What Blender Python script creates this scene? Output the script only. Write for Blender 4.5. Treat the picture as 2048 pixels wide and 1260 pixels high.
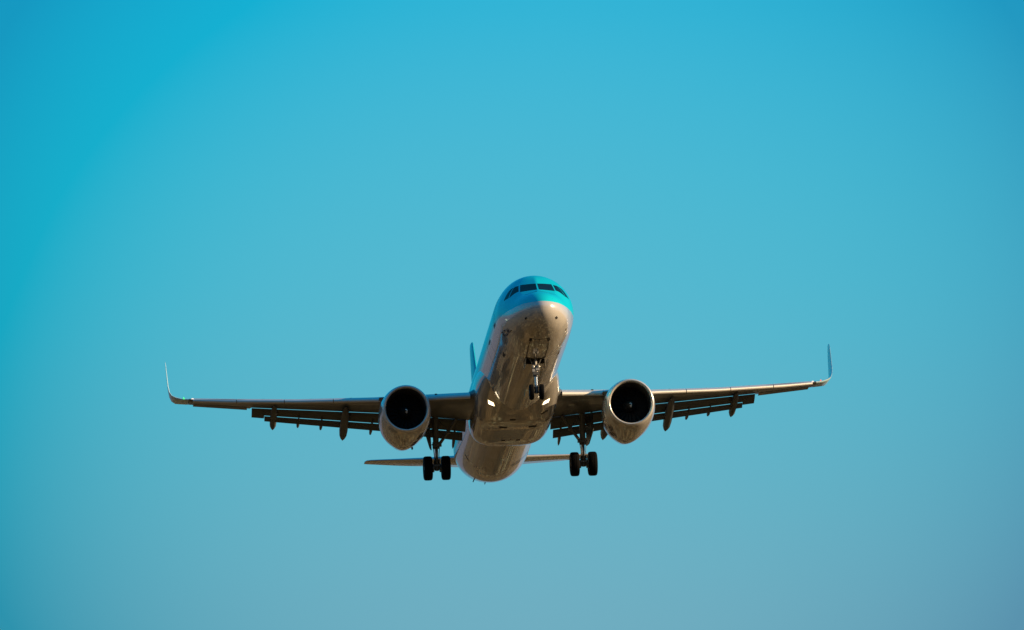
import bpy, bmesh, math, random
from mathutils import Matrix, Vector
random.seed(7)
PI = math.pi
scene = bpy.context.scene
for o in list(bpy.data.objects):
    bpy.data.objects.remove(o)

# ------------------------------------------------------------------ camera, sky, sun, exposure
CAM_EL = math.radians(11.0)
cam_data = bpy.data.cameras.new('camera')
cam_data.sensor_width = 36.0
cam_data.lens = 36.0 * 13406.916 / 2048.0
cam_data.clip_start = 1.0
cam_data.clip_end = 90000.0
camera = bpy.data.objects.new('camera', cam_data)
scene.collection.objects.link(camera)
camera.location = (0.0, 0.0, 1.7)
camera.rotation_euler = (PI / 2 + CAM_EL, 0.0, 0.0)
scene.camera = camera

SUN_EL = math.radians(18.5)
SUN_PHI = math.radians(-7.0)          # from +X towards +Y; a little ahead of the aeroplane
sun_dir = Vector((math.cos(SUN_EL) * math.cos(SUN_PHI), math.cos(SUN_EL) * math.sin(SUN_PHI), math.sin(SUN_EL)))
sun_data = bpy.data.lights.new('sun', 'SUN')
sun_data.energy = 5.0
sun_data.angle = math.radians(0.53)
sun_data.color = (1.0, 0.69, 0.37)
sun = bpy.data.objects.new('sun', sun_data)
scene.collection.objects.link(sun)
sun.rotation_euler = sun_dir.to_track_quat('Z', 'Y').to_euler()
sun.location = (400, 0, 300)

scene.view_settings.view_transform = 'Standard'
scene.view_settings.look = 'None'
scene.view_settings.exposure = 0.55
scene.view_settings.gamma = 1.0
scene.view_settings.use_curve_mapping = False


class Nodes:
    def __init__(self, tree):
        self.t = tree
    def new(self, kind, **kw):
        n = self.t.nodes.new(kind)
        for k, v in kw.items():
            setattr(n, k, v)
        return n
    def link(self, a, b):
        self.t.links.new(a, b)
    def put(self, sock, v):
        if hasattr(v, 'is_output') or hasattr(v, 'links'):
            self.t.links.new(v, sock)
        else:
            sock.default_value = v
    def math(self, op, a, b=0.0, c=0.0, clamp=False):
        n = self.new('ShaderNodeMath', operation=op, use_clamp=clamp)
        self.put(n.inputs[0], a); self.put(n.inputs[1], b); self.put(n.inputs[2], c)
        return n.outputs[0]
    def mix(self, fac, a, b, mode='MIX'):
        n = self.new('ShaderNodeMix', data_type='RGBA', blend_type=mode)
        self.put(n.inputs['Factor'], fac)
        self.put(n.inputs[6], a); self.put(n.inputs[7], b)
        return n.outputs[2]
    def ramp(self, fac, stops, interp='LINEAR'):
        n = self.new('ShaderNodeValToRGB')
        cr = n.color_ramp
        cr.interpolation = interp
        while len(cr.elements) < len(stops):
            cr.elements.new(0.5)
        for e, (p, c) in zip(cr.elements, stops):
            e.position = p
            e.color = (c[0], c[1], c[2], 1.0)
        self.put(n.inputs[0], fac)
        return n.outputs[0]
    def noise(self, vec, scale, detail=2.0, rough=0.5):
        n = self.new('ShaderNodeTexNoise')
        n.inputs['Scale'].default_value = scale
        n.inputs['Detail'].default_value = detail
        n.inputs['Roughness'].default_value = rough
        self.put(n.inputs['Vector'], vec)
        return n.outputs['Fac']
    def scaled(self, vec, s):
        n = self.new('ShaderNodeMapping')
        n.inputs['Scale'].default_value = s
        self.put(n.inputs['Vector'], vec)
        return n.outputs[0]


world = bpy.data.worlds.new('World')
scene.world = world
world.use_nodes = True
world.node_tree.nodes.clear()
W = Nodes(world.node_tree)
tc = W.new('ShaderNodeTexCoord')
sep = W.new('ShaderNodeSeparateXYZ')
W.link(tc.outputs['Generated'], sep.inputs[0])
dx, dy, dz = sep.outputs
sky = W.new('ShaderNodeTexSky', sky_type='NISHITA', sun_disc=False)
sky.sun_elevation = SUN_EL
sky.sun_rotation = PI / 2 - SUN_PHI
sky.air_density = 1.2
sky.dust_density = 0.6
sky.ozone_density = 2.0
# clear evening air: grey-blue haze at the horizon, turquoise above, deep blue-green at the zenith
h = W.math('MULTIPLY_ADD', dz, 0.5, 0.5)
def hp(e): return 0.5 + 0.5 * e
grad = W.ramp(h, [(hp(-0.05), (.30, .27, .22)), (hp(0.0), (.40, .44, .46)), (hp(0.06), (.31, .42, .49)), (hp(.1449), (.176, .423, .533)), (hp(.1673), (.132, .448, .571)),
                  (hp(.1915), (.090, .474, .624)), (hp(.2076), (.073, .479, .645)), (hp(.2364), (.045, .468, .687)), (hp(.36), (.02, .42, .70)), (hp(.6), (.01, .31, .58)), (hp(1.0), (.006, .21, .45))])
# lens vignette put into sky colour: darker off view axis, less red westward
yy = W.math('MAXIMUM', dy, 0.03)
az = W.math('DIVIDE', W.math('DIVIDE', dx, yy), 0.0764)
el = W.math('DIVIDE', W.math('SUBTRACT', W.math('DIVIDE', dz, yy), 0.1944), 0.0764)
rad2 = W.math('ADD', W.math('MULTIPLY', az, az), W.math('MULTIPLY', el, el))
d2 = W.math('DIVIDE', rad2, 1.37, clamp=True)
deep = W.math('MULTIPLY', d2, d2)
grad = W.mix(1.0, grad, W.mix(deep, (1, 1, 1, 1), (.67, .67, .78, 1)), 'MULTIPLY')
sub = W.math('MULTIPLY', d2, W.math('MULTIPLY_ADD', W.math('MAXIMUM', W.math('MINIMUM', az, 1.0), -1.0), -.040, .062))
cmb = W.new('ShaderNodeCombineColor'); W.link(sub, cmb.inputs[0])
grad = W.mix(1.0, grad, cmb.outputs[0], 'SUBTRACT')
grad = W.mix(1.0, grad, (.001, .001, .001, 1), 'LIGHTEN')
# lilac belt low in the sky behind the viewer and to the west
side = W.math('DIVIDE', W.math('SUBTRACT', -0.07, dx), 0.10, clamp=True)
low1 = W.math('DIVIDE', W.math('SUBTRACT', 0.17, W.math('ABSOLUTE', dz)), 0.07, clamp=True)
back = W.math('MULTIPLY', dy, -1.6, clamp=True)
low2 = W.math('DIVIDE', W.math('SUBTRACT', 0.48, W.math('ABSOLUTE', dz)), 0.30, clamp=True)
belt = W.math('MAXIMUM', W.math('MULTIPLY', side, low1), W.math('MULTIPLY', back, low2))
grad2 = W.mix(belt, grad, W.mix(back, (.135, .130, .165, 1), (.075, .085, .105, 1)))
tint = W.mix(1.0, grad2, (6.85, 6.85, 6.85, 1), 'MULTIPLY')
tint.node.clamp_result = False
final = W.mix(0.975, sky.outputs[0], tint)
bg = W.new('ShaderNodeBackground')
W.link(final, bg.inputs[0])
bg.inputs[1].default_value = 0.1
wo = W.new('ShaderNodeOutputWorld')
W.link(bg.outputs[0], wo.inputs[0])

# ------------------------------------------------------------------ materials
def material(name):
    m = bpy.data.materials.new(name)
    m.use_nodes = True
    n = Nodes(m.node_tree)
    b = m.node_tree.nodes['Principled BSDF']
    return m, n, b

def principled(name, col, rough=.4, metal=0.0, coat=0.0, var=0.12, scale=(3, .5, 3), spec=.5, emit=None, es=0):
    m, n, b = material(name)
    t = n.new('ShaderNodeTexCoord').outputs['Object']
    f = n.noise(n.scaled(t, scale), 1.0, 5.0, .6)
    c = n.mix(f, tuple(x * (1 - var) for x in col) + (1,), tuple(min(1, x * (1 + var)) for x in col) + (1,))
    n.link(c, b.inputs['Base Color'])
    n.link(n.math('MULTIPLY_ADD', f, .2 * rough, rough * .9), b.inputs['Roughness'])
    b.inputs['Metallic'].default_value = metal
    b.inputs['Coat Weight'].default_value = coat
    b.inputs['Coat Roughness'].default_value = .015
    b.inputs['Coat IOR'].default_value = 1.5 + .4 * (coat > .8)
    b.inputs['Specular IOR Level'].default_value = spec
    if emit:
        b.inputs['Emission Color'].default_value = emit + (1,)
        b.inputs['Emission Strength'].default_value = es
    return m

def livery(name):
    m, n, b = material(name)
    t = n.new('ShaderNodeTexCoord').outputs['Object']
    s = n.new('ShaderNodeSeparateXYZ'); n.link(t, s.inputs[0])
    x, y, z = s.outputs
    streak = n.noise(n.scaled(t, (5, .25, 5)), 1.0, 6.0, .62)
    blot = n.noise(n.scaled(t, (1.2, .6, 1.2)), 1.0, 4.0, .6)
    silver = n.mix(streak, (.54, .53, .52, 1), (.66, .65, .64, 1))
    # oil and grime carried back along the belly, strengthened to imitate reflected ground streaks
    low = n.math('SMOOTH_MIN', 1.0, n.math('MULTIPLY', n.math('SUBTRACT', -1.0, z), 1.4, clamp=True), .05)
    dirt_reflect = n.math('MULTIPLY', low, n.math('MULTIPLY', n.math('SUBTRACT', streak, .42, clamp=True), 3.2, clamp=True), clamp=True)
    silver = n.mix(n.math('MULTIPLY', dirt_reflect, .6), silver, (.20, .16, .12, 1))
    teal = n.mix(blot, (.004, .56, .72, 1), (.006, .62, .78, 1))
    edge = n.math('MULTIPLY', n.math('ADD', z, .35), 60.0, clamp=True)
    # slight differences of tone from skin panel to skin panel
    ang = n.math('ARCTAN2', x, z)
    cell = n.new('ShaderNodeCombineXYZ')
    n.link(n.math('FLOOR', n.math('DIVIDE', y, 1.6)), cell.inputs[0]); n.link(n.math('FLOOR', n.math('MULTIPLY', ang, 2.6)), cell.inputs[1])
    wn = n.new('ShaderNodeTexWhiteNoise'); n.link(cell.outputs[0], wn.inputs['Vector'])
    tone = n.ramp(wn.outputs['Value'], [(0, (.88, .88, .88)), (1, (1.06, 1.06, 1.06))])
    n.link(n.mix(edge, n.mix(1.0, silver, tone, 'MULTIPLY'), teal), b.inputs['Base Color'])
    n.link(n.math('MULTIPLY', n.math('SUBTRACT', 1.0, edge), .12), b.inputs['Metallic'])
    n.link(n.math('MULTIPLY_ADD', dirt_reflect, .18, .15), b.inputs['Roughness'])
    n.link(n.math('MULTIPLY_ADD', edge, -.7, 1.0), b.inputs['Coat Weight'])
    b.inputs['Coat IOR'].default_value = 1.9
    n.link(n.math('MULTIPLY_ADD', dirt_reflect, .04, .018), b.inputs['Coat Roughness'])
    # skin: frames and gentle oil-canning between them
    bump = n.new('ShaderNodeBump')
    bump.inputs['Strength'].default_value = .03
    bump.inputs['Distance'].default_value = .02
    n.link(n.math('ADD', n.math('MULTIPLY', n.noise(n.scaled(t, (1.6, 1.0, 1.6)), 1.0, 2.0), 1.0), n.math('MULTIPLY', streak, .1)), bump.inputs['Height'])
    n.link(bump.outputs[0], b.inputs['Normal'])
    n.link(bump.outputs[0], b.inputs['Coat Normal'])
    return m

M = {}
M['livery'] = livery('fuselage paint')
M['silver'] = principled('silver paint', (.50, .49, .48), .16, .25, 1.0, .12, (4, .6, 4))
M['fairing'] = principled('belly fairing paint', (.52, .51, .50), .16, .25, 1.0, .16, (5, .4, 5))
M['teal'] = principled('light blue paint', (.014, .40, .56), .3, 0, .6, .06)
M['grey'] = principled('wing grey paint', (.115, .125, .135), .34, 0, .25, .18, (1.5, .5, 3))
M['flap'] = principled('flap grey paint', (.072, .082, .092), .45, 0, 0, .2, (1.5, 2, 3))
M['slat'] = principled('slat pale grey', (.62, .62, .62), .3, .25, .3, .06, (2, 3, 3))
M['white'] = principled('pale blue white paint', (.46, .70, .80), .3, 0, .5, .05)
M['lip'] = principled('bare aluminium', (.72, .71, .70), .26, .45, 0, .06, (3, 3, 3))
M['duct'] = principled('intake duct grey', (.035, .036, .04), .5, 0, 0, .2)
M['blade'] = principled('fan blade titanium', (.035, .038, .045), .45, .4, 0, .2)
M['black'] = principled('black rubber', (.0035, .004, .006), .8, 0, 0, .25, (6, 6, 6), spec=.12)
M['gear'] = principled('gear leg paint', (.14, .145, .15), .45, .2, 0, .3, (9, 9, 9))
M['chrome'] = principled('oleo chrome', (.82, .84, .86), .14, 1.0, 0, .03)
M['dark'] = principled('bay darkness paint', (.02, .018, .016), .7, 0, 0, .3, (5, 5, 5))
M['hot'] = principled('nozzle metal', (.12, .10, .09), .4, .8, 0, .2)
M['mark'] = principled('bright white mark', (.92, .92, .92), .5, 0, 0, .01)
M['spinner'] = principled('spinner black', (.012, .012, .014), .6, 0, 0, .1)
M['navy'] = principled('navy stencil', (.008, .012, .045), .5, 0, 0, .2)
M['seam'] = principled('seam sealant', (.06, .05, .045), .7, 0, 0, .2)
M['lamp'] = principled('lit landing lamp', (.9, .88, .8), .2, 0, 0, .02, emit=(1.0, .86, .62), es=3.5)
M['halo'] = principled('lit lamp reflector', (.5, .36, .16), .3, .5, 0, .05, emit=(1.0, .72, .34), es=.8)  # emissive rim imitating the soft glow around each landing lens
M['green'] = principled('green lamp', (.02, .5, .1), .2, 0, 0, .02, emit=(.03, 1.0, .12), es=1.4)
M['red'] = principled('red lamp', (.6, .05, .02), .2, 0, 0, .02, emit=(1.0, .12, .05), es=.9)
M['strobe'] = principled('strobe lens', (.9, .85, .8), .2, 0, 0, .02, emit=(1.0, .85, .75), es=.55)

def glass():
    m, n, b = material('cockpit glass')
    t = n.new('ShaderNodeTexCoord').outputs['Object']
    f = n.noise(n.scaled(t, (2.2, 1.5, 5)), 1.0, 3.0)
    n.link(n.mix(f, (.002, .006, .010, 1), (.008, .020, .024, 1)), b.inputs['Base Color'])
    b.inputs['Roughness'].default_value = .06
    b.inputs['Specular IOR Level'].default_value = .12
    return m
M['glass'] = glass()

# ------------------------------------------------------------------ mesh helpers
def link(name, me, parent):
    o = bpy.data.objects.new(name, me)
    scene.collection.objects.link(o)
    if parent is not None:
        o.parent = parent
    return o

def mesh(name, verts, faces, mats, parent=None, smooth=True, idx=None, recalc=True, sharp=40):
    me = bpy.data.meshes.new(name)
    me.from_pydata([tuple(v) for v in verts], [], faces)
    if not isinstance(mats, (list, tuple)):
        mats = [mats]
    for m in mats:
        me.materials.append(m)
    if idx:
        for p, i in zip(me.polygons, idx):
            p.material_index = i
    bm = bmesh.new(); bm.from_mesh(me)
    bmesh.ops.remove_doubles(bm, verts=bm.verts, dist=1e-5)
    if recalc:
        bmesh.ops.recalc_face_normals(bm, faces=bm.faces)
    if smooth:
        for f in bm.faces: f.smooth = True
        for e in bm.edges:
            if len(e.link_faces) == 2 and e.calc_face_angle(0) > math.radians(sharp):
                e.smooth = False
    bm.to_mesh(me); bm.free()
    return link(name, me, parent)

class Geo:
    """collects verts, faces and material slots"""
    def __init__(self):
        self.v, self.f, self.i = [], [], []
    def rings(self, rings, closed=True, cap0=True, cap1=True, mi=0):
        b = len(self.v); n = len(rings[0])
        for r in rings: self.v += [tuple(p) for p in r]
        for a in range(len(rings) - 1):
            for k in range(n if closed else n - 1):
                k2 = (k + 1) % n
                self.f.append((b + a * n + k, b + a * n + k2, b + (a + 1) * n + k2, b + (a + 1) * n + k)); self.i.append(mi)
        if closed and cap0: self.f.append(tuple(b + k for k in range(n))); self.i.append(mi)
        if closed and cap1: self.f.append(tuple(b + (len(rings) - 1) * n + k for k in range(n))); self.i.append(mi)
        return self
    def tube(self, pts, radii, n=14, mi=0, cap=True):
        pts = [Vector(p) for p in pts]
        if not isinstance(radii, (list, tuple)): radii = [radii] * len(pts)
        rings = []
        for j, p in enumerate(pts):
            d = (pts[min(j + 1, len(pts) - 1)] - pts[max(j - 1, 0)]).normalized()
            u = d.cross(Vector((0, 1, 0)) if abs(d.y) < .9 else Vector((1, 0, 0))).normalized(); w = d.cross(u)
            rings.append([p + (u * math.cos(2 * PI * k / n) + w * math.sin(2 * PI * k / n)) * radii[j] for k in range(n)])
        return self.rings(rings, True, cap, cap, mi)
    def lathe(self, org, axis, prof, n=32, mi=0, closed_prof=False):
        org = Vector(org); a = Vector(axis).normalized()
        u = a.cross(Vector((0, 0, 1)) if abs(a.z) < .9 else Vector((1, 0, 0))).normalized(); w = a.cross(u)
        rr = [[org + a * t + (u * math.cos(2 * PI * k / n) + w * math.sin(2 * PI * k / n)) * r for k in range(n)] for t, r in prof]
        if closed_prof: rr.append(rr[0])
        return self.rings(rr, True, not closed_prof, not closed_prof, mi)
    def box(self, c, s, rot=None, mi=0, bevel=0.0):
        c = Vector(c); R = rot or Matrix.Identity(3)
        b = len(self.v)
        for sx in (-1, 1):
            for sy in (-1, 1):
                for sz in (-1, 1):
                    self.v.append(tuple(c + R @ Vector((sx * s[0] / 2, sy * s[1] / 2, sz * s[2] / 2))))
        for q in ((0, 1, 3, 2), (4, 6, 7, 5), (0, 4, 5, 1), (2, 3, 7, 6), (0, 2, 6, 4), (1, 5, 7, 3)):
            self.f.append(tuple(b + k for k in q)); self.i.append(mi)
        return self
    def plate(self, poly, t, mi=0):
        """a polygon given thickness along its normal"""
        P = [Vector(p) for p in poly]
        nrm = (P[1] - P[0]).cross(P[2] - P[0]).normalized() * (t / 2)
        return self.rings([[p - nrm for p in P], [p + nrm for p in P]], True, True, True, mi)
    def obj(self, name, mats, parent, smooth=True, sharp=40, recalc=True):
        return mesh(name, self.v, self.f, mats, parent, smooth, self.i, recalc, sharp)

def label(o, text):
    o['label'] = text
    return o

# ------------------------------------------------------------------ the ground and the wooded rise behind the photographer
def ground_material():
    m, n, b = material('fields and yards')
    t = n.new('ShaderNodeTexCoord').outputs['Object']
    v = n.new('ShaderNodeTexVoronoi'); v.inputs['Scale'].default_value = 1 / 46.0; v.inputs['Randomness'].default_value = .8
    n.link(t, v.inputs['Vector'])
    v2 = n.new('ShaderNodeTexVoronoi'); v2.inputs['Scale'].default_value = 1 / 3.6
    n.link(t, v2.inputs['Vector'])
    sv = n.new('ShaderNodeSeparateColor'); n.link(v.outputs['Color'], sv.inputs[0])
    sv2 = n.new('ShaderNodeSeparateColor'); n.link(v2.outputs['Color'], sv2.inputs[0])
    field = n.ramp(sv.outputs[0], [(0, (.20, .085, .030)), (.25, (.10, .045, .016)), (.45, (.30, .135, .055)), (.62, (.045, .024, .009)), (.8, (.38, .17, .075)), (1, (.10, .05, .022))], 'CONSTANT')
    yard = n.ramp(sv2.outputs[1], [(0, (.03, .015, .008)), (.3, (.25, .105, .045)), (.5, (.07, .03, .012)), (.66, (.75, .36, .17)), (.76, (.10, .045, .02)), (.86, (.95, .60, .34)), (.93, (.03, .015, .01))], 'CONSTANT')  # palest cells: brightness of sunlit walls put into the ground colour
    town = n.math('GREATER_THAN', n.noise(t, 1 / 130.0, 3.0), .47)
    fine = n.noise(t, .35, 7.0, .78)
    c = n.mix(town, field, yard)
    c = n.mix(1.0, c, n.ramp(fine, [(.36, (.05, .05, .05)), (.5, (.52, .5, .47)), (.64, (1.45, 1.38, 1.2))]), 'MULTIPLY')
    # mown dry grass of the approach field, where the photographer stands
    s3 = n.new('ShaderNodeSeparateXYZ'); n.link(t, s3.inputs[0])
    r3 = s3.outputs[1]
    r3 = n.math('ADD', r3, n.math('MULTIPLY', n.noise(t, 1/60.0, 3.0), 80.0))
    near = n.math('SUBTRACT', 1.0, n.math('DIVIDE', n.math('SUBTRACT', r3, 215.0), 40.0, clamp=True), clamp=True)
    grass = n.ramp(n.noise(t, .06, 5.0, .65), [(.3, (.135, .078, .040)), (.7, (.185, .108, .056))])
    c = n.mix(near, c, grass)
    c = n.mix(1.0, c, (.94, 1.36, 1.26, 1), 'MULTIPLY')
    n.link(c, b.inputs['Base Color'])
    b.inputs['Roughness'].default_value = .95
    b.inputs['Specular IOR Level'].default_value = .1
    return m
M['ground'] = ground_material()
G = Geo()
rr = [0, 200, 600, 2000, 8000, 40000]
ng = 64
G.v = [(0, 0, 0)]
for r in rr[1:]:
    G.v += [(r * math.cos(2 * PI * k / ng), r * math.sin(2 * PI * k / ng), 0) for k in range(ng)]
for k in range(ng): G.f.append((0, 1 + k, 1 + (k + 1) % ng)); G.i.append(0)
for a in range(len(rr) - 2):
    for k in range(ng):
        k2 = (k + 1) % ng
        G.f.append((1 + a * ng + k, 1 + (a + 1) * ng + k, 1 + (a + 1) * ng + k2, 1 + a * ng + k2)); G.i.append(0)
ground = G.obj('ground', M['ground'], None, smooth=False)
ground['kind'] = 'structure'

M['hills'] = principled('wooded slope', (.012, .009, .005), .95, 0, 0, .5, (.02, .02, .02), spec=.1)
G = Geo(); rings = []
for k in range(0, 121):
    a = math.radians(175 + 160 * k / 120)
    hh = 2.7 * (38 + 12 * math.sin(k * .31) + 7 * math.sin(k * .83 + 1) + 4 * random.random()) * min(1, k / 8, (120 - k) / 8) + .5
    d = 420 + 40 * math.sin(k * .2)
    rings.append([(d * math.cos(a), d * math.sin(a), -1), ((d + 110) * math.cos(a), (d + 110) * math.sin(a), hh * .62), ((d + 240) * math.cos(a), (d + 240) * math.sin(a), hh), ((d + 620) * math.cos(a), (d + 620) * math.sin(a), -1)])
G.rings(rings)
hills = G.obj('hills', M['hills'], None)
hills['kind'] = 'structure'

# ------------------------------------------------------------------ the aeroplane: local axes x to its port side, y aft from the nose, z up; metres
plane = bpy.data.objects.new('airplane', None)
scene.collection.objects.link(plane)
plane['label'] = 'pale blue and silver twin-engine passenger jet on approach with wheels and flaps down'
plane['category'] = 'airplane'
REL = Matrix(((0.9959872664748226, -0.07637820223778569, -0.04664477723105523),
              (0.08534452628799846, 0.9674724298655798, 0.2381457731782532),
              (0.026938389942385208, -0.2411710340669351, 0.970108682300286)))
UP = Matrix.Rotation(CAM_EL, 3, 'X')
REF = Vector((0, 20, 0))
loc = Vector((0, 0, 1.7)) + UP @ (Vector((-0.10595, 344.43337, -3.80284)) - REL @ REF)
plane.matrix_world = Matrix.Translation(loc) @ (UP @ REL).to_4x4()
CAMP = Vector((-29.19, -314.16, -78.34))       # the viewer's place in the aeroplane's axes

# ---- fuselage
ST = [(0.0,-.55,-.55,0.0),(0.03,-.36,-.74,.20),(.12,-.19,-.92,.42),(.3,.0,-1.11,.66),(.6,.20,-1.31,.94),(1.0,.38,-1.50,1.165),(1.5,.58,-1.66,1.375),(2.0,.90,-1.78,1.525),(2.5,1.25,-1.87,1.66),(3.0,1.57,-1.94,1.765),(3.5,1.80,-1.99,1.86),(4.2,1.97,-2.04,1.915),(5.0,2.05,-2.07,1.95),(6.0,2.07,-2.07,1.97),(7.5,2.07,-2.07,1.975),
      (14,2.07,-2.07,1.975),(22,2.07,-2.07,1.975),(31,2.07,-2.07,1.975),(33,2.07,-1.95,1.96),(35,2.07,-1.60,1.88),(37,2.05,-1.12,1.66),(39,1.97,-.55,1.34),(41,1.83,.05,.96),(43,1.65,.62,.56),(44.5,1.42,.95,.24)]
def hermite(xs, ys, x):
    n = len(xs)
    d = [(ys[i+1]-ys[i])/(xs[i+1]-xs[i]) for i in range(n-1)]
    m = [d[0]] + [0 if d[i-1]*d[i] <= 0 else 2*d[i-1]*d[i]/(d[i-1]+d[i]) for i in range(1, n-1)] + [d[-1]]
    i = 0
    while i < n-2 and x > xs[i+1]: i += 1
    h = xs[i+1]-xs[i]; t = min(1, max(0, (x-xs[i])/h))
    return (2*t**3-3*t*t+1)*ys[i]+(t**3-2*t*t+t)*h*m[i]+(-2*t**3+3*t*t)*ys[i+1]+(t**3-t*t)*h*m[i+1]
SX = [math.sqrt(a[0]) for a in ST]
def fus(Y, k): return hermite(SX, [a[k] for a in ST], math.sqrt(max(0, Y)))
FACET = math.radians(37)
def skin(Y, th, off=0.0):
    """point on the fuselage skin; th is the angle from the crown, positive to +x"""
    t, b, w = fus(Y, 1), fus(Y, 2), fus(Y, 3)
    m = b + (t-b) * (.5 if Y > 5 else .5-.03*(1-Y/5))
    c, sn = math.cos(th), math.sin(th); hh = (t-m) if c > 0 else (m-b)
    r = 1.0
    a_ = abs(math.atan2(sn, c)); t0 = FACET
    if a_ < t0 and .8 < Y < 3.5:                     # windscreen: two flat facets that meet at the centre post
        k = min(1, (Y-.8)/.7)*min(1, (3.5-Y)/.9); k = .92*k*k*(3-2*k)
        r = 1+k*(math.cos(t0/2)/math.cos(a_-t0/2)-1)
    return Vector(((w+off)*r*sn, Y, m+(hh+off)*r*c))
YS = [0.0004,.004,.012,.03,.06,.1,.15,.22,.3,.4,.5,.62,.75,.9,1.05,1.2,1.35,1.5,1.65,1.8,1.95,2.1,2.3,2.5,2.7,2.9,3.1,3.3,3.5,3.8,4.1,4.45,4.75,5,5.3,5.6,6.0,6.5,7,8,9,10,11.5,13,15,17,19,21,23,25,27,29,30,31,31.7,32.4,33,33.7,34.4,35,35.7,36.4,37,38,39,40,41,42,43,43.8,44.5]
NA = 120
G = Geo()
rings = [[skin(y, 2*PI*k/NA) for k in range(NA)] for y in YS]
G.rings(rings)
# the open nose-gear bay: leave out the faces between y 4.75 and 6.0 near the keel
keep = []
for f in G.f:
    if len(f) == 4:
        cy = sum(G.v[i][1] for i in f)/4; cx = sum(G.v[i][0] for i in f)/4; cz = sum(G.v[i][2] for i in f)/4
        keep.append(not (4.75 < cy < 6.0 and abs(cx) < .47 and cz < -1.5))
    else: keep.append(True)
G.f = [f for f, k in zip(G.f, keep) if k]; G.i = [0]*len(G.f)
fuselage = G.obj('fuselage', M['livery'], plane, sharp=60)
label(fuselage, 'long round fuselage, light blue above and silver below')

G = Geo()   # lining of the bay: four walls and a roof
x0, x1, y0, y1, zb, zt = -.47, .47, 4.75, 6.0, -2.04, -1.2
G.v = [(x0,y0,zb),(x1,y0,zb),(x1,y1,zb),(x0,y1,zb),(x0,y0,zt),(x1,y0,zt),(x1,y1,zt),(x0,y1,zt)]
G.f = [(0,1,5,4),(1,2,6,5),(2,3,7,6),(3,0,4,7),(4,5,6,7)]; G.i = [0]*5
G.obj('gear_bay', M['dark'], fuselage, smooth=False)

def skin_patch(name, corners, mat, off=.012, nu=8, nv=6, parent=None):
    """a thin panel that follows the skin; corners are (y, angle) in order"""
    C = [Vector((a, math.radians(b))) for a, b in corners]
    r0, r1 = [], []
    G = Geo()
    outer, inner = [], []
    for j in range(nv+1):
        v = j/nv; ro = []; ri = []
        for i in range(nu+1):
            u = i/nu
            p = (C[0]*(1-u)+C[1]*u)*(1-v)+(C[3]*(1-u)+C[2]*u)*v
            ro.append(skin(p.x, p.y, off)); ri.append(skin(p.x, p.y, -.01))
        outer.append(ro); inner.append(ri)
    n = nu+1
    for L in (outer, inner):
        for r in L: G.v += [tuple(p) for p in r]
    base = (nv+1)*n
    for j in range(nv):
        for i in range(nu):
            G.f.append((j*n+i, j*n+i+1, (j+1)*n+i+1, (j+1)*n+i)); G.f.append((base+j*n+i, base+(j+1)*n+i, base+(j+1)*n+i+1, base+j*n+i+1))
    loop = [i for i in range(nu)] + [j*n+nu for j in range(nv)] + [nv*n+i for i in range(nu, 0, -1)] + [j*n for j in range(nv, 0, -1)]
    for a, b_ in zip(loop, loop[1:]+loop[:1]): G.f.append((a, b_, base+b_, base+a))
    G.i = [0]*len(G.f)
    return G.obj(name, mat, parent)

# cockpit windows
for s in (-1, 1):
    front = [(2.287, 1.4*s), (2.70, 27.5*s), (1.955, 34.4*s), (1.625, 1.9*s)]
    skin_patch('cockpit_window', front, M['glass'], .010, 10, 6, fuselage)
    skin_patch('cockpit_window', [(2.68, 30.7*s), (2.73, 38.1*s), (2.32, 57.3*s), (2.07, 36.1*s)], M['glass'], .010, 6, 6, fuselage)
    skin_patch('cockpit_window', [(2.766, 40.0*s), (2.86, 48.1*s), (2.80, 67.0*s), (2.41, 58.9*s)], M['glass'], .010, 6, 6, fuselage)
    # pale rims between the panes
def skin_line(name, pts, width, mat, parent=None, off=.012):
    """a narrow strip along (y, angle) points on the skin"""
    G = Geo(); rings = []
    P = [skin(y, math.radians(a), off) for y, a in pts]
    Nn = [(skin(y, math.radians(a), 1.0)-skin(y, math.radians(a), 0)).normalized() for y, a in pts]
    for j, p in enumerate(P):
        d = (P[min(j+1, len(P)-1)]-P[max(j-1, 0)]).normalized()
        w = d.cross(Nn[j]).normalized()*width/2
        rings.append([p-w, p+w, p+w-Nn[j]*.03, p-w-Nn[j]*.03])
    G.rings(rings)
    return G.obj(name, mat, parent, smooth=False)

# doors, seams, stencils, probes
def arc(y, a0, a1, n=8): return [(y, a0+(a1-a0)*k/n) for k in range(n+1)]
for s in (-1, 1):
    for (ya, yb) in ((4.55, 5.25),):
        skin_line('cabin_door_seam', arc(ya, 62*s, 101*s)+arc(yb, 101*s, 62*s)+[(ya, 62*s)], .012, M['seam'], fuselage, .004)
    for (ya, yb) in ((29.9, 30.6),):
        skin_line('cabin_door_seam', arc(ya, 62*s, 101*s)+arc(yb, 101*s, 62*s)+[(ya, 62*s)], .012, M['seam'], fuselage, .004)
skin_line('cargo_door_seam', arc(7.7, -100, -140)+arc(9.5, -140, -100)+[(7.7, -100)], .012, M['seam'], fuselage, .004)
skin_line('door_sill', [(7.7, -100.5), (8.5, -100.5)], .09, M['navy'], fuselage)
skin_line('door_sill', [(4.6, -97.5), (5.2, -98.5)], .10, M['navy'], fuselage)
skin_line('door_sill', [(30.0, -123), (30.3, -130), (30.3, -134)], .10, M['seam'], fuselage)
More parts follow.
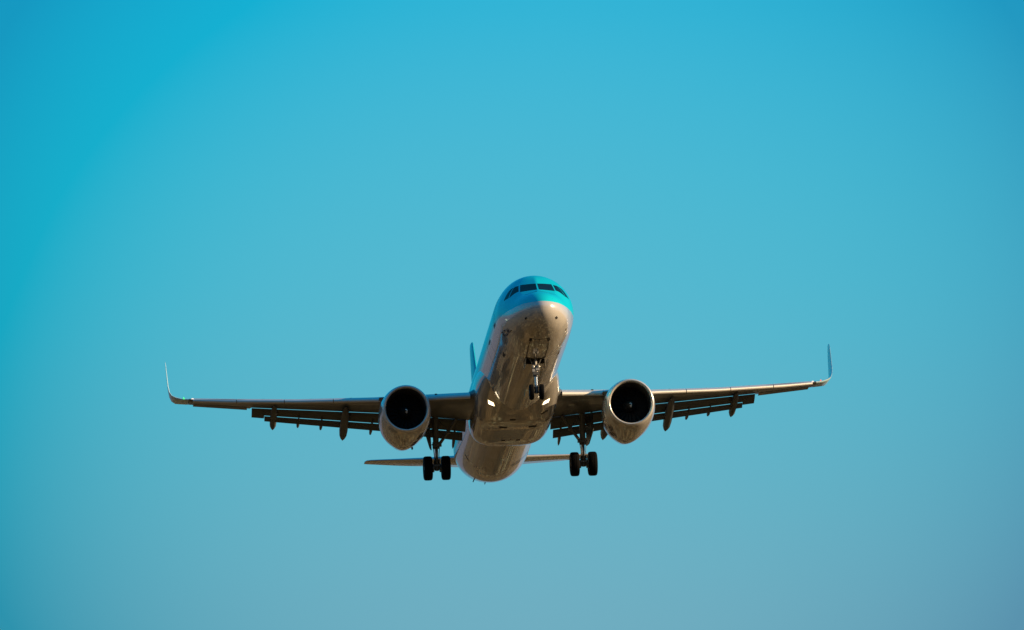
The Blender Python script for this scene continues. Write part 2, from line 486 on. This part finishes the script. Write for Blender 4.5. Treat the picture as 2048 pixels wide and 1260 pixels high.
# forward gear doors: closed, dark outline
skin_line('gear_door_seam', [(2.0, -164), (2.9, -164), (3.8, -165.5), (4.75, -166.3)], .035, M['seam'], fuselage)
skin_line('gear_door_seam', [(2.0, 164), (2.9, 164), (3.8, 165.5), (4.75, 166.3)], .035, M['seam'], fuselage)
skin_line('gear_door_seam', [(2.0, 180), (3.4, 180), (4.75, 180)], .018, M['seam'], fuselage)
skin_line('gear_door_seam', arc(2.0, 164, 196), .02, M['seam'], fuselage)

def blade(name, y, a, L, hgt, mat, lean=.3, t=.03):
    """swept antenna or probe standing on the skin"""
    p = skin(y, math.radians(a)); n = (skin(y, math.radians(a), 1)-p).normalized(); f = Vector((0, 1, 0))
    q = [p-n*.03-f*L/2, p-n*.03+f*L/2, p+n*hgt+f*(L/2+lean*hgt), p+n*hgt+f*(lean*hgt-L*.1)]
    G = Geo(); G.plate(q, t)
    return G.obj(name, mat, fuselage, smooth=False)
for s in (-1, 1):
    blade('pitot_probe', .62, 128*s, .16, .05, M['dark'], .5, .07)
    blade('pitot_probe', 2.35, 124*s, .18, .04, M['dark'], .8, .035)
    blade('drain_mast', 2.05, 163.5*s, .22, .08, M['dark'], .6, .13)
blade('antenna', 8.6, 0, .45, .32, M['white'], .5)
blade('antenna', 11.5, 180, .40, .28, M['white'], .5)
blade('antenna', 27.3, 180, .40, .25, M['white'], .5)
blade('drain_mast', 34.0, -152, .22, .15, M['dark'], .7, .05)
blade('antenna', 35.0, -172, .4, .05, M['dark'], .6, .04)
skin_patch('service_panel', [(6.1, -132), (6.1, -137.5), (6.75, -136), (6.75, -133)], M['seam'], .008, 4, 4, fuselage)
skin_patch('service_panel', [(5.35, 139.5), (5.35, 142), (6.0, 141.5), (6.0, 139.8)], M['seam'], .008, 4, 4, fuselage)

# rows of small navy stencil characters low on both sides of the nose (too small to read in the photograph)
def stencil(y0, a0, rows, cols, s, mat):
    G = Geo(); rnd = random.Random(3)
    for r in range(rows):
        for c in range(cols):
            y = y0+r*.46; a = a0+s*(c*5.2)
            strokes = rnd.sample([((0, 0), (0, 1)), ((1, 0), (1, 1)), ((0, 0), (1, 0)), ((0, 1), (1, 1)), ((0, .5), (1, .5))], 4)
            for (p, q_) in strokes:
                A = skin(y+p[1]*.3, math.radians(a+s*p[0]*3.4), .006); B = skin(y+q_[1]*.3, math.radians(a+s*q_[0]*3.4), .006)
                n = (skin(y, math.radians(a), 1)-skin(y, math.radians(a))).normalized()
                d = (B-A).normalized(); w = d.cross(n)*.028
                G.rings([[A-w, A+w, A+w-n*.02, A-w-n*.02], [B-w, B+w, B+w-n*.02, B-w-n*.02]])
    return G.obj('nose_stencil', mat, fuselage, smooth=False)
stencil(2.6, -117, 3, 2, -1, M['navy'])

# ---- belly fairing
def sup(w, zc, zt, zb, n, y, N=72):
    out = []
    for k in range(N):
        t = 2*PI*k/N; c, s_ = math.cos(t), math.sin(t)
        x = w*math.copysign(abs(s_)**(2/n), s_); hz = (zt-zc) if c > 0 else (zc-zb)
        out.append((x, y, zc+hz*math.copysign(abs(c)**(2/n), c)))
    return out
BF = [(13.2, 1.80, -1.45, 2.2), (13.8, 1.93, -1.60, 2.4), (14.4, 2.03, -1.74, 2.7), (15.0, 2.10, -1.88, 2.9), (15.6, 2.14, -2.01, 3.1), (16.2, 2.14, -2.14, 3.3), (16.8, 2.14, -2.28, 3.5), (17.3, 2.13, -2.40, 3.7), (17.7, 2.13, -2.45, 3.8), (19, 2.12, -2.47, 3.9), (21, 2.10, -2.47, 3.9), (22.0, 2.06, -2.45, 3.8), (22.7, 1.98, -2.38, 3.6), (23.4, 1.86, -2.24, 3.3), (24.2, 1.70, -2.04, 3.0), (25.2, 1.5, -1.75, 2.6), (26, 1.3, -1.45, 2.4)]
bfz = lambda y, k: hermite([b[0] for b in BF], [b[k] for b in BF], y)
G = Geo()
ys = [13.2+.2*k for k in range(65)]
G.rings([sup(bfz(y, 1), -.75, .2, bfz(y, 2), bfz(y, 3), y) for y in ys])
belly = G.obj('belly_fairing', M['fairing'], plane, sharp=50)
def belly_pt(y, x):
    w, zb, n = bfz(y, 1), bfz(y, 2), bfz(y, 3)
    return Vector((x, y, -.75-(-.75-zb)*(max(0, 1-abs(x/w)**n))**(1/n)))
def belly_patch(name, pts, mat, off=.012, t=.02):
    G = Geo()
    P = [belly_pt(y, x) for y, x in pts]
    e = (P[1]-P[0]).cross(P[-1]-P[0]).normalized()
    if e.z > 0: e = -e
    G.rings([[p+e*off for p in P], [p-e*t for p in P]])
    return G.obj(name, mat, belly, smooth=False)
for s in (-1, 1):
    lamp = belly_patch('landing_light', [(15.03, 1.58*s), (15.16, 1.28*s), (15.52, 1.20*s), (15.41, 1.53*s)], M['halo'], .016)  # wider patch added behind the lens to draw its warm glow
    lens = belly_patch('lens', [(15.08, 1.55*s), (15.19, 1.31*s), (15.47, 1.24*s), (15.375, 1.51*s)], M['lamp'], .024)
    lens.parent = lamp
    label(lamp, 'brightly lit warm white landing light')
    belly_patch('air_inlet', [(17.9, .55*s+.15), (17.9, .95*s+.15), (18.25, .95*s+.15), (18.25, .55*s+.15)], M['dark'])
    belly_patch('air_outlet', [(20.9, .28*s), (20.9, .48*s), (21.1, .48*s), (21.1, .28*s)], M['dark'])
belly_patch('air_inlet', [(16.9, -.35), (16.9, -.05), (17.02, -.05), (17.02, -.35)], M['dark'])
belly_patch('air_inlet', [(16.5, 1.2), (16.3, 1.55), (16.45, 1.6), (16.65, 1.25)], M['dark'])
belly_patch('keel_seam', [(20.6, -.03), (20.6, .0), (22.6, .0), (22.6, -.03)], M['seam'])
belly_patch('panel_seam', [(17.38, -1.7), (17.38, 1.7), (17.42, 1.7), (17.42, -1.7)], M['seam'], .004)
belly_patch('panel_seam', [(19.3, -1.7), (19.3, 1.7), (19.33, 1.7), (19.33, -1.7)], M['seam'], .004)

# ---- wings
def lerp_tab(tab, x, k):
    xs = [t[0] for t in tab]
    if x <= xs[0]: return tab[0][k]
    for a, b in zip(tab, tab[1:]):
        if x <= b[0]:
            u = (x-a[0])/(b[0]-a[0]); return a[k]*(1-u)+b[k]*u
    return tab[-1][k]
# x, slat nose y, slat centre z, slat height
LEA = [(2.0, 16.21, -1.12, .34), (2.3, 16.36, -1.10, .33), (4.5, 17.5, -.88, .32), (7.0, 18.81, -.62, .25), (10.8, 20.78, -.135, .23), (14.5, 22.71, .44, .24), (16.15, 23.57, .73, .20)]
LEy = lambda x: 16.2+(x-1.98)*.52
LEz = lambda x: lerp_tab(LEA, x, 2)
LEh = lambda x: lerp_tab(LEA, x, 3)
TEA = [(2.0, 21.6, -1.17), (2.2, 21.6, -1.15), (4.5, 21.6, -.93), (6.4, 21.6, -.70), (13.15, 23.74, .28)]
TEy = lambda x: lerp_tab(TEA, x, 1)
TEz = lambda x: lerp_tab(TEA, x, 2)
NF = 18
def foil(tc, te=.012, camber=.012):
    up, lo = [], []
    for k in range(NF+1):
        c = .5*(1-math.cos(PI*k/NF))
        t = 5*tc*(.2969*math.sqrt(c)-.1260*c-.3516*c*c+.2843*c**3-.1015*c**4)+te*c/2
        m = camber*4*c*(1-c)
        up.append((c, m+t)); lo.append((c, m-t))
    return up[::-1]+lo[1:]            # TE upper -> LE -> TE lower
def station(x, ly, lz, ty, tz, tc, s, nx=0.0, nz=1.0, te=.012):
    """airfoil ring at span x between leading and trailing edge; (nx, nz) is the thickness direction"""
    L = math.hypot(ty-ly, tz-lz); cy, cz = (ty-ly)/L, (tz-lz)/L
    out = []
    for c, t in foil(tc, te):
        out.append((s*(x+nx*t*L), ly+c*L*cy-t*L*cz*nz, lz+c*L*cz+t*L*cy*nz))
    return out
def flapw(s):
    pass
for s in (-1, 1):
    side = 'starboard' if s < 0 else 'port'
    secs = [(1.3, 14.9, -1.02, 21.9, -1.25, .15), (1.75, 15.3, -1.03, 21.75, -1.22, .145), (2.05, 15.95, -1.04, 21.6, -1.18, .14), (2.4, 16.72, -1.03, 21.6, -1.14, .125), (3.2, 17.12, -.95, 21.6, -1.06, .122),
            (4.5, 17.78, -.83, 21.6, -.93, .12), (6.4, 18.74, -.62, 21.6, -.70, .12), (8, 19.53, -.43, TEy(8), TEz(8), .115), (10, 20.55, -.18, TEy(10), TEz(10), .11), (11.6, 21.37, .05, TEy(11.6), TEz(11.6), .11), (13.15, 22.16, .28, TEy(13.15), TEz(13.15), .11),
            (13.2, 22.18, .29, 24.32, .37, .10), (14.5, 22.84, .50, 24.72, .60, .10), (15.6, 23.4, .68, 25.06, .77, .10), (16.15, 23.66, .76, 25.22, .86, .10), (16.35, 23.72, .79, 25.28, .895, .10)]
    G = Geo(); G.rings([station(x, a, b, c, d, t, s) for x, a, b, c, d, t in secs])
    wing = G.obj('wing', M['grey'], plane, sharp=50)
    label(wing, 'sunlit wing with slats and flaps out' if s > 0 else 'shaded wing with slats and flaps out')
    # winglet
    path = [(16.36, .84, 23.72, 25.28), (16.72, .91, 23.93, 25.42), (17.02, 1.01, 24.13, 25.55), (17.22, 1.17, 24.32, 25.67), (17.335, 1.42, 24.52, 25.80), (17.385, 1.78, 24.76, 25.95), (17.41, 2.3, 25.08, 26.16), (17.43, 2.85, 25.42, 26.28), (17.44, 3.2, 25.66, 26.32), (17.442, 3.34, 25.86, 26.3)]
    rings = []
    for j, (x, z, ly, ty) in enumerate(path):
        a, b = path[max(j-1, 0)], path[min(j+1, len(path)-1)]
        tx, tz = b[0]-a[0], b[1]-a[1]; L = math.hypot(tx, tz); tx /= L; tz /= L
        dz = .05 if j == 0 else (.04 if j == 1 else 0)
        rings.append(station(x, ly, z-dz, ty, z+dz, .095 if j < 3 else .052, s, -tz, tx))
        toe = math.tan(math.radians(2.2))*min(1, max(0, (j-1)/3))
        rings[-1] = [(px_-s*toe*(py_-ly), py_, pz_) for px_, py_, pz_ in rings[-1]]
    G = Geo(); G.rings(rings)
    G.obj('winglet', M['white'], wing, sharp=50)
    # slats: five shells ahead of the leading edge
    for (xa, xb) in ((2.35, 5.0), (6.35, 9.08), (9.12, 11.53), (11.57, 13.93), (13.97, 16.15)):
        rings = []
        for k in range(9):
            x = xa+(xb-xa)*k/8; hh = LEh(x); cs = hh*2.3; yc = LEy(x); zc = LEz(x)
            r_ = hh*.34
            prof = [(r_*(1-math.cos(a)), -hh*.14+r_*math.sin(a)) for a in [-PI*.5+PI*.83*t/10 for t in range(11)]]
            prof += [(hh*.62, hh*.33), (hh*1.05, hh*.56), (hh*1.5, hh*.76), (hh*1.5, hh*.71), (hh*1.05, hh*.45), (hh*.75, hh*.12), (hh*.62, -hh*.46)]
            rings.append([(s*x, yc+py, zc+pz) for py, pz in prof])
        G = Geo(); G.rings(rings)
        G.obj('slat', M['slat'], wing, sharp=45)
    # slat track stubs standing over the leading edge
    # flaps: double slotted, main panel and aft tab, inboard and outboard
    ELEV = math.tan(math.radians(14.0))
    hm = lambda x: (.62+(x-2.2)*(.34-.62)/10.9)*(1.42 if x > 12.48 else 1)   # the outermost bay has no tab and a deeper panel
    ht = lambda x: .45+(x-2.2)*(.26-.45)/10.9
    def flap_station(x, y, z, chord, defl, tc):
        c, d = math.cos(defl), math.sin(defl)
        return [(s*x, y+u*chord*c+t*chord*d, z-u*chord*d+t*chord*c) for u, t in foil(tc, .02, .01)]
    for (xa, xb, ta, tb) in ((2.2, 6.36, 2.35, 6.36), (6.44, 13.12, 6.44, 12.47)):
        rm, rt = [], []
        for x in ([xa+(xb-xa)*k/6 for k in range(7)] if xb < 7 else [6.44, 7.5, 8.7, 9.9, 11.1, 12.475, 12.49, 13.12]):
            dm = math.radians(27)
            cm = hm(x)/math.sin(dm+math.radians(14)); y = TEy(x)+.04; z = TEz(x)-.042*(1-.3*(x-2.2)/11)
            rm.append(flap_station(x, y, z, cm, dm, .15))
        for k in range(7):
            x = ta+(tb-ta)*k/6; dm = math.radians(27); dt = math.radians(44)
            cm = hm(x)/math.sin(dm+math.radians(14)); y = TEy(x)+.04; z = TEz(x)-.042*(1-.3*(x-2.2)/11)
            ye, ze = y+cm*math.cos(dm), z-cm*math.sin(dm)
            ct = ht(x)/math.sin(dt+math.radians(14))
            rt.append(flap_station(x, ye+.02, ze-.038*(1-.25*(x-2.2)/11), ct, dt, .15))
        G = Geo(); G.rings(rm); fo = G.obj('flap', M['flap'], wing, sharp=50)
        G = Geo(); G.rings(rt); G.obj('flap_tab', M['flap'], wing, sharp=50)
    # aileron: a drooped strip at the trailing edge outboard of the flaps
    rings = []
    for k in range(5):
        x = 13.35+2.75*k/4; ty = lerp_tab([(13.2, 24.32), (16.15, 25.22)], x, 1); tz = lerp_tab([(13.2, .37), (16.15, .86)], x, 1)
        rings.append([(s*x, ty-.5, tz-.02), (s*x, ty-.48, tz-.075), (s*x, ty+.06, tz-.085), (s*x, ty+.06, tz-.06)])
    G = Geo(); G.rings(rings); G.obj('aileron', M['grey'], wing, smooth=False)
    # flap track fairings: canoes hung below the wing that droop with the flaps
    def canoe(x, pts, name, mat):
        rings = []
        for y, z, w, hh in pts:
            rings.append([(s*x+w/2*math.sin(2*PI*k/20)*(1 if abs(math.sin(2*PI*k/20)) < 2 else 1), y, z+hh/2*math.cos(2*PI*k/20)) for k in range(20)])
        G = Geo(); G.rings(rings); return G.obj(name, mat, wing, sharp=60)
    canoe(8.43, [(20.4, -.60, .05, .05), (20.7, -.64, .22, .2), (21.2, -.72, .36, .36), (22.0, -.83, .43, .48), (22.8, -.95, .44, .5), (23.5, -1.10, .44, .46), (24.1, -1.23, .38, .36), (24.5, -1.30, .24, .20), (24.85, -1.36, .02, .02)], 'flap_fairing', M['flap'])
    canoe(12.0, [(22.2, .0, .05, .05), (22.5, -.03, .2, .2), (23.0, -.08, .31, .32), (23.7, -.16, .36, .40), (24.4, -.27, .37, .42), (25.0, -.40, .33, .32), (25.35, -.47, .20, .17), (25.62, -.52, .02, .02)], 'flap_fairing', M['flap'])
    canoe(5.13, [(20.0, -.98, .05, .05), (20.4, -1.02, .24, .2), (21, -1.12, .38, .36), (22, -1.28, .44, .48), (23, -1.46, .44, .46), (23.8, -1.6, .41, .40), (24.4, -1.68, .25, .2), (24.8, -1.74, .02, .02)], 'flap_fairing', M['flap'])
    for hx, hy, hz in ((10.72, 25.15, -.53), (9.55, 24.95, -.74), (7.0, 24.6, -1.16), (2.75, 24.3, -2.08)):
        y0_, z0_ = TEy(hx)+.35, TEz(hx)-.28
        canoe(hx, [(y0_, z0_, .03, .04), (y0_+.25, z0_-.12, .10, .16), (y0_*.5+hy*.5, z0_*.5+hz*.5-.02, .13, .22), (y0_*.35+hy*.65, z0_*.35+hz*.65-.02, .17, .3), (y0_*.12+hy*.88, z0_*.12+hz*.88-.01, .12, .18), (hy, hz, .02, .02)], 'flap_bracket', M['flap'])
    # lamps in the tip
    G = Geo(); G.lathe((s*16.62, 23.84, .905), (0, 1, 0), [(-.05, .005), (-.03, .026), (.03, .032), (.08, .005)], 12)
    nl = G.obj('navigation_light', M['green' if s < 0 else 'red'], wing)
    label(nl, 'green navigation light' if s < 0 else 'red navigation light')
    G = Geo(); G.lathe((s*16.17, 23.62, .80), (1, 0, 0), [(-.06, .01), (-.05, .028), (.04, .028), (.05, .01)], 12)
    G.obj('strobe_light', M['strobe'], wing)
    for xx in (4.0, 8.2, 10.2, 12.6, 14.9):
        G = Geo(); G.box((s*xx, LEy(xx)+.5, LEz(xx)+LEh(xx)*.62), (.12, .3, .07)); G.obj('slat_track', M['dark'], wing, smooth=False)

# ---- engines
def engine(s):
    ex, ez, y0 = 5.71*s, -1.95, 15.28
    droop = lambda y, z: (y-.13*((z-ez)/1.1)*max(0, 1-(y-y0)/1.4))
    prof = [(0, 1.105), (.015, 1.14), (.06, 1.175), (.14, 1.205), (.3, 1.245), (.6, 1.295), (1.0, 1.33), (1.5, 1.35), (2.1, 1.35), (2.7, 1.32), (3.3, 1.25), (3.9, 1.14), (4.4, 1.03), (4.7, .96)]
    N = 72
    def ring(t, r, bulge=True):
        out = []
        for k in range(N):
            a = 2*PI*k/N
            x, z = math.sin(a), math.cos(a)
            rr_ = r
            if bulge and t > 1.0:
                below = max(0.0, -math.cos(a))
                u = min(1, max(0, (t-1.0)/1.6)); u2 = min(1, max(0, (5.2-t)/.8))
                rr_ += .14*u*u2*math.exp(-((a-PI)/.42)**2)-.05*u*(abs(math.sin(a))**6)
            p = (ex+rr_*x, y0+t, ez-.012*t+rr_*z)
            out.append((p[0], droop(p[1], p[2]), p[2]))
        return out
    # nacelle skin
    G = Geo(); G.rings([ring(t, r) for t, r in prof[3:]]+[ring(4.7, .93)]+[ring(4.2, .92)], True, False, False)
    nac = G.obj('engine', M['silver'], plane, sharp=45)
    label(nac, 'sunlit engine under the port wing' if s > 0 else 'shaded engine under the starboard wing')
    # lip ring and duct
    inn = [(0, 1.105), (.012, 1.08), (.05, 1.052), (.13, 1.03)]
    G = Geo(); G.rings([ring(t, r) for t, r in prof[3::-1]]+[ring(t, r) for t, r in inn[1:]], True, False, False)
    G.obj('inlet_lip', M['lip'], nac, sharp=60)
    G = Geo(); G.rings([ring(t, r, False) for t, r in [(.13, 1.03), (.35, 1.005), (.6, 1.0), (.95, 1.02), (1.5, 1.03), (1.55, .25)]], True, False, True)
    G.obj('inlet_duct', M['duct'], nac, sharp=60)
    # fan of 20 twisted blades
    G = Geo()
    for b in range(20):
        a0 = 2*PI*b/20
        rings = []
        for j in range(6):
            r = .30+.71*j/5; tw = math.radians(28+34*j/5); ch = .30+.12*math.sin(PI*j/5); sw = .10*(j/5)**2
            c = []
            for u, t in ((-.5, 0), (-.2, .018), (.5, 0), (-.2, -.018)):
                da = (u*ch*math.sin(tw)+t*math.cos(tw))/r; dy = u*ch*math.cos(tw)-t*math.sin(tw)
                a = a0+da+.12*math.sin(PI*j/5)
                c.append((ex+r*math.sin(a), y0+1.15+dy+sw, ez-.015+r*math.cos(a)))
            rings.append(c)
        G.rings(rings)
    G.obj('fan', M['blade'], nac, sharp=50)
    G = Geo(); G.lathe((ex, y0+.36, ez-.01), (0, 1, 0), [(0, .004), (.03, .05), (.1, .10), (.25, .18), (.42, .25), (.62, .31), (.86, .31)], 32)
    sp = G.obj('spinner', M['spinner'], nac)
    # white comma painted on the spinner, stopped at the same angle as seen
    G = Geo(); rings = []
    def cone_r(tt): return hermite([0, .03, .1, .25, .42], [.004, .05, .10, .18, .25], tt)
    for k in range(13):
        u = k/12; tt = .004+.17*u*u; r = cone_r(tt)+.014; a = math.radians(-70+230*min(1, u*1.8))
        d = (.062*math.sin(PI*min(1, u*.85+.15))+.008)/max(r, .035)
        def sp_pt(aa, off): return (ex+(r+off)*math.sin(aa), y0+.36+tt-.012, ez-.01+(r+off)*math.cos(aa))
        rings.append([sp_pt(a-d, 0), sp_pt(a, .006), sp_pt(a+d, 0), sp_pt(a, -.012)])
    G.rings(rings); G.obj('spinner_mark', M['mark'], nac)
    # core nozzle and plug
    G = Geo(); G.lathe((ex, y0+3.8, ez-.05), (0, 1, 0), [(0, .80), (.6, .74), (1.3, .62), (1.9, .50), (1.95, .47), (1.5, .46)], 40)
    G.obj('exhaust_nozzle', M['hot'], nac)
    G = Geo(); G.lathe((ex, y0+5.2, ez-.05), (0, 1, 0), [(0, .36), (.5, .31), (1.0, .17), (1.3, .03)], 32)
    G.obj('exhaust_plug', M['hot'], nac)
    # strake, always on the side the photograph shows, and drain mast
    a = math.radians(-52)
    p = Vector((ex+1.30*math.sin(a), y0+.9, ez+1.30*math.cos(a))); n = Vector((math.sin(a), 0, math.cos(a)))
    G = Geo(); G.plate([p, p+Vector((0, 1.3, 0)), p+Vector((0, 1.25, 0))+n*.27, p+Vector((0, .75, 0))+n*.27], .035)
    G.obj('strake', M['flap'], nac, smooth=False)
    if s < 0:
        p = Vector((ex+.42, y0+3.4, ez-1.12))
        G = Geo(); G.plate([p, p+Vector((0, .35, 0)), p+Vector((.07, .5, -.16)), p+Vector((.07, .25, -.16))], .07)
        G.obj('drain_mast', M['dark'], nac, smooth=False)
    # pylon
    sec = [(16.3, -.72, -.60, .10), (17.0, -.95, -.42, .24), (18.0, -1.1, -.45, .30), (19.4, -1.2, -.6, .30), (20.6, -1.25, -.75, .24), (21.6, -1.15, -.95, .06)]
    G = Geo(); G.rings([[(ex-w, y, zb_), (ex+w, y, zb_), (ex+w*.8, y, zt_), (ex-w*.8, y, zt_)] for y, zb_, zt_, w in sec])
    G.obj('pylon', M['silver'], nac, sharp=30)
for s in (-1, 1):
    engine(s)

# ---- landing gear
def wheel(name, c, R, w, hubr, parent):
    G = Geo()
    k = w/2
    G.lathe(c, (1, 0, 0), [(-k*.80, hubr), (-k*.98, R*.72), (-k*.97, R*.86), (-k*.84, R*.955), (-k*.55, R*.993), (-k*.28, R), (-k*.26, R-.010), (-k*.20, R-.010), (-k*.18, R), (k*.18, R), (k*.20, R-.010), (k*.26, R-.010), (k*.28, R), (k*.55, R*.993), (k*.84, R*.955), (k*.97, R*.86), (k*.98, R*.72), (k*.80, hubr)], 48, 0)
    G.lathe(c, (1, 0, 0), [(-k*.82, .01), (-k*.86, hubr*.35), (-k*.55, hubr*.5), (-k*.7, hubr*.95), (-k*.82, hubr*1.02), (k*.82, hubr*1.02), (k*.7, hubr*.95), (k*.55, hubr*.5), (k*.86, hubr*.35), (k*.82, .01)], 32, 1)
    return G.obj(name, [M['black'], M['gear']], parent, sharp=35)

for s in (-1, 1):
    X = 3.795*s; ya, za = 21.97, -3.615
    G = Geo()
    G.tube([(s*3.80, 21.55, -.80), (s*3.80, 21.72, -1.6), (s*3.797, 21.83, -2.35)], [.17, .16, .15], 18)
    G.tube([(s*3.797, 21.82, -2.28), (s*3.797, 21.86, -2.55), (s*3.796, 21.88, -2.62)], [.185, .185, .17], 18)
    G.tube([(s*3.796, 21.88, -2.60), (X, 21.95, -3.30)], [.10, .10], 18, 1)
    G.tube([(X, 21.94, -3.18), (X, 21.97, -3.45), (X, 21.97, -3.74)], [.13, .15, .12], 18)
    G.tube([(X-.62, ya, za), (X+.62, ya, za)], .075, 16)                       # axle
    for t in (-1, 1):
        G.tube([(X+t*.14, ya, za), (X+t*.24, ya, za)], .21, 24)               # brake packs
        G.tube([(X+t*.15, 21.80, -3.30), (X+t*.17, 21.85, -3.62)], .022, 8)   # hoses
        G.tube([(X+t*.17, 21.75, -2.5), (X+t*.12, 21.74, -3.0), (X+t*.14, 21.80, -3.32)], .018, 8)
    G.tube([(X, 21.70, -2.58), (X, 21.42, -2.98)], [.07, .04], 10); G.tube([(X, 21.42, -2.98), (X, 21.82, -3.42)], [.04, .07], 10)   # torque links
    G.box((X, 21.62, -2.5), (.30, .12, .12)); G.box((s*3.6, 21.72, -2.42), (.16, .18, .22)); G.box((X-.02, 21.84, -3.52), (.34, .2, .1))
    leg = G.obj('main_landing_gear', [M['gear'], M['chrome']], plane, sharp=40)
    label(leg, 'left hand main landing gear leg in shade' if s < 0 else 'right hand main landing gear leg')
    G = Geo()
    G.tube([(s*2.72, 21.25, -1.20), (s*3.15, 21.52, -1.80)], [.085, .075], 12)
    G.tube([(s*3.15, 21.52, -1.80), (s*3.66, 21.80, -2.44)], [.075, .085], 12)
    G.tube([(s*3.15, 21.50, -1.80), (s*3.62, 21.58, -1.25)], [.035, .035], 8)
    G.box((s*3.15, 21.52, -1.80), (.2, .2, .2))
    G.obj('side_brace', M['gear'], leg)
    for t in (-1, 1):
        wheel('wheel', (X+t*.4635, ya, za), .628, .46, .28, leg)
    G = Geo()
    G.plate([(s*4.32, 21.40, -.98), (s*4.06, 22.30, -1.02), (s*4.06, 22.35, -2.0), (s*4.03, 22.15, -2.62), (s*4.12, 21.85, -2.58), (s*4.34, 21.40, -1.95)], .05)
    G.tube([(s*3.9, 21.8, -1.6), (s*4.18, 21.8, -1.65)], .03, 8); G.tube([(s*3.85, 21.85, -2.35), (s*4.02, 21.9, -2.4)], .03, 8)
    G.obj('gear_door', M['flap'], leg, smooth=False)

G = Geo()
G.tube([(0, 4.92, -1.45), (0, 4.98, -2.3), (0, 5.02, -2.85)], [.11, .105, .10], 16)
G.tube([(0, 5.00, -2.62), (0, 5.02, -2.92)], .14, 16)
G.tube([(0, 5.02, -2.9), (0, 5.06, -3.55)], .07, 16, 1)
G.tube([(0, 5.055, -3.45), (0, 5.07, -3.76)], [.10, .09], 14)
G.tube([(-.33, 5.07, -3.688), (.33, 5.07, -3.688)], .05, 12)
for t in (-1, 1):
    G.tube([(t*.10, 5.0, -2.2), (t*.36, 5.55, -1.75)], .035, 8)
    G.tube([(t*.32, 4.85, -1.95), (t*.10, 4.95, -2.45)], .03, 8)
    G.tube([(t*.14, 4.9, -2.3), (t*.13, 4.92, -2.95)], .02, 8)
G.tube([(0, 4.86, -2.0), (0, 4.9, -2.75)], .026, 8, 2)
G.tube([(0, 5.15, -2.85), (0, 5.38, -3.15)], [.05, .03], 8); G.tube([(0, 5.38, -3.15), (0, 5.15, -3.5)], [.03, .05], 8)
G.box((0, 4.92, -2.42), (.34, .16, .12)); G.box((.09, 4.9, -2.56), (.18, .14, .16), None, 2); G.box((-.1, 4.9, -2.64), (.14, .12, .14), None, 2); G.box((0, 4.92, -2.80), (.28, .2, .14))
nose_gear = G.obj('nose_landing_gear', [M['gear'], M['chrome'], M['slat']], plane)
label(nose_gear, 'nose landing gear leg with bright oleo and two small wheels')
for t in (-1, 1):
    wheel('wheel', (t*.25, 5.07, -3.688), .385, .225, .18, nose_gear)
    G = Geo(); G.lathe((t*.13, 4.80, -2.46), (0, 1, 0), [(0, .05), (.02, .075), (.12, .06), (.16, .02)], 16)
    G.obj('taxi_light', M['slat'], nose_gear)
    G = Geo(); G.plate([(t*.47, 4.85, -1.99), (t*.47, 5.95, -1.99), (t*.52, 5.9, -2.36), (t*.50, 5.0, -2.42)], .03)
    G.obj('gear_door', M['silver'], nose_gear, smooth=False)
G = Geo(); G.box((0, 4.78, -2.03), (.90, .05, .09)); G.obj('bay_sill', M['dark'], nose_gear, smooth=False)

# ---- tail
for s in (-1, 1):
    secs = [(.7, 38.0, .55, 42.2, .88, .10), (1.3, 38.4, .60, 42.2, .93, .10), (2.5, 39.1, .72, 42.25, 1.0, .10), (4.5, 40.25, .98, 42.33, 1.13, .095), (5.9, 41.06, 1.17, 42.40, 1.25, .09), (6.12, 41.25, 1.20, 42.41, 1.27, .08), (6.23, 41.6, 1.23, 42.42, 1.285, .06)]
    G = Geo(); G.rings([station(x, a, b, c, d, t, s, te=.01) for x, a, b, c, d, t in secs])
    st = G.obj('tailplane', M['silver'], plane, sharp=50)
G = Geo(); rings = []
for z, ly, ty, tc_ in ((1.4, 36.3, 43.0, .10), (2.2, 37.2, 43.15, .10), (3.5, 38.35, 43.4, .10), (5, 39.65, 43.68, .095), (6.5, 40.95, 43.98, .09), (7.6, 41.9, 44.18, .085), (7.9, 42.2, 44.22, .08), (7.96, 42.55, 44.2, .06)):
    rings.append([(t*(ty-ly), ly+c*(ty-ly), z) for c, t in foil(tc_, .008, 0)])
G.rings(rings)
fin = G.obj('tail_fin', M['teal'], plane, sharp=50)
G = Geo(); G.lathe((0, 44.35, 1.19), (0, 1, .12), [(0, .26), (.12, .22), (.2, .14), (.2, .1), (.05, .1)], 24)
G.obj('tail_exhaust', M['hot'], plane)
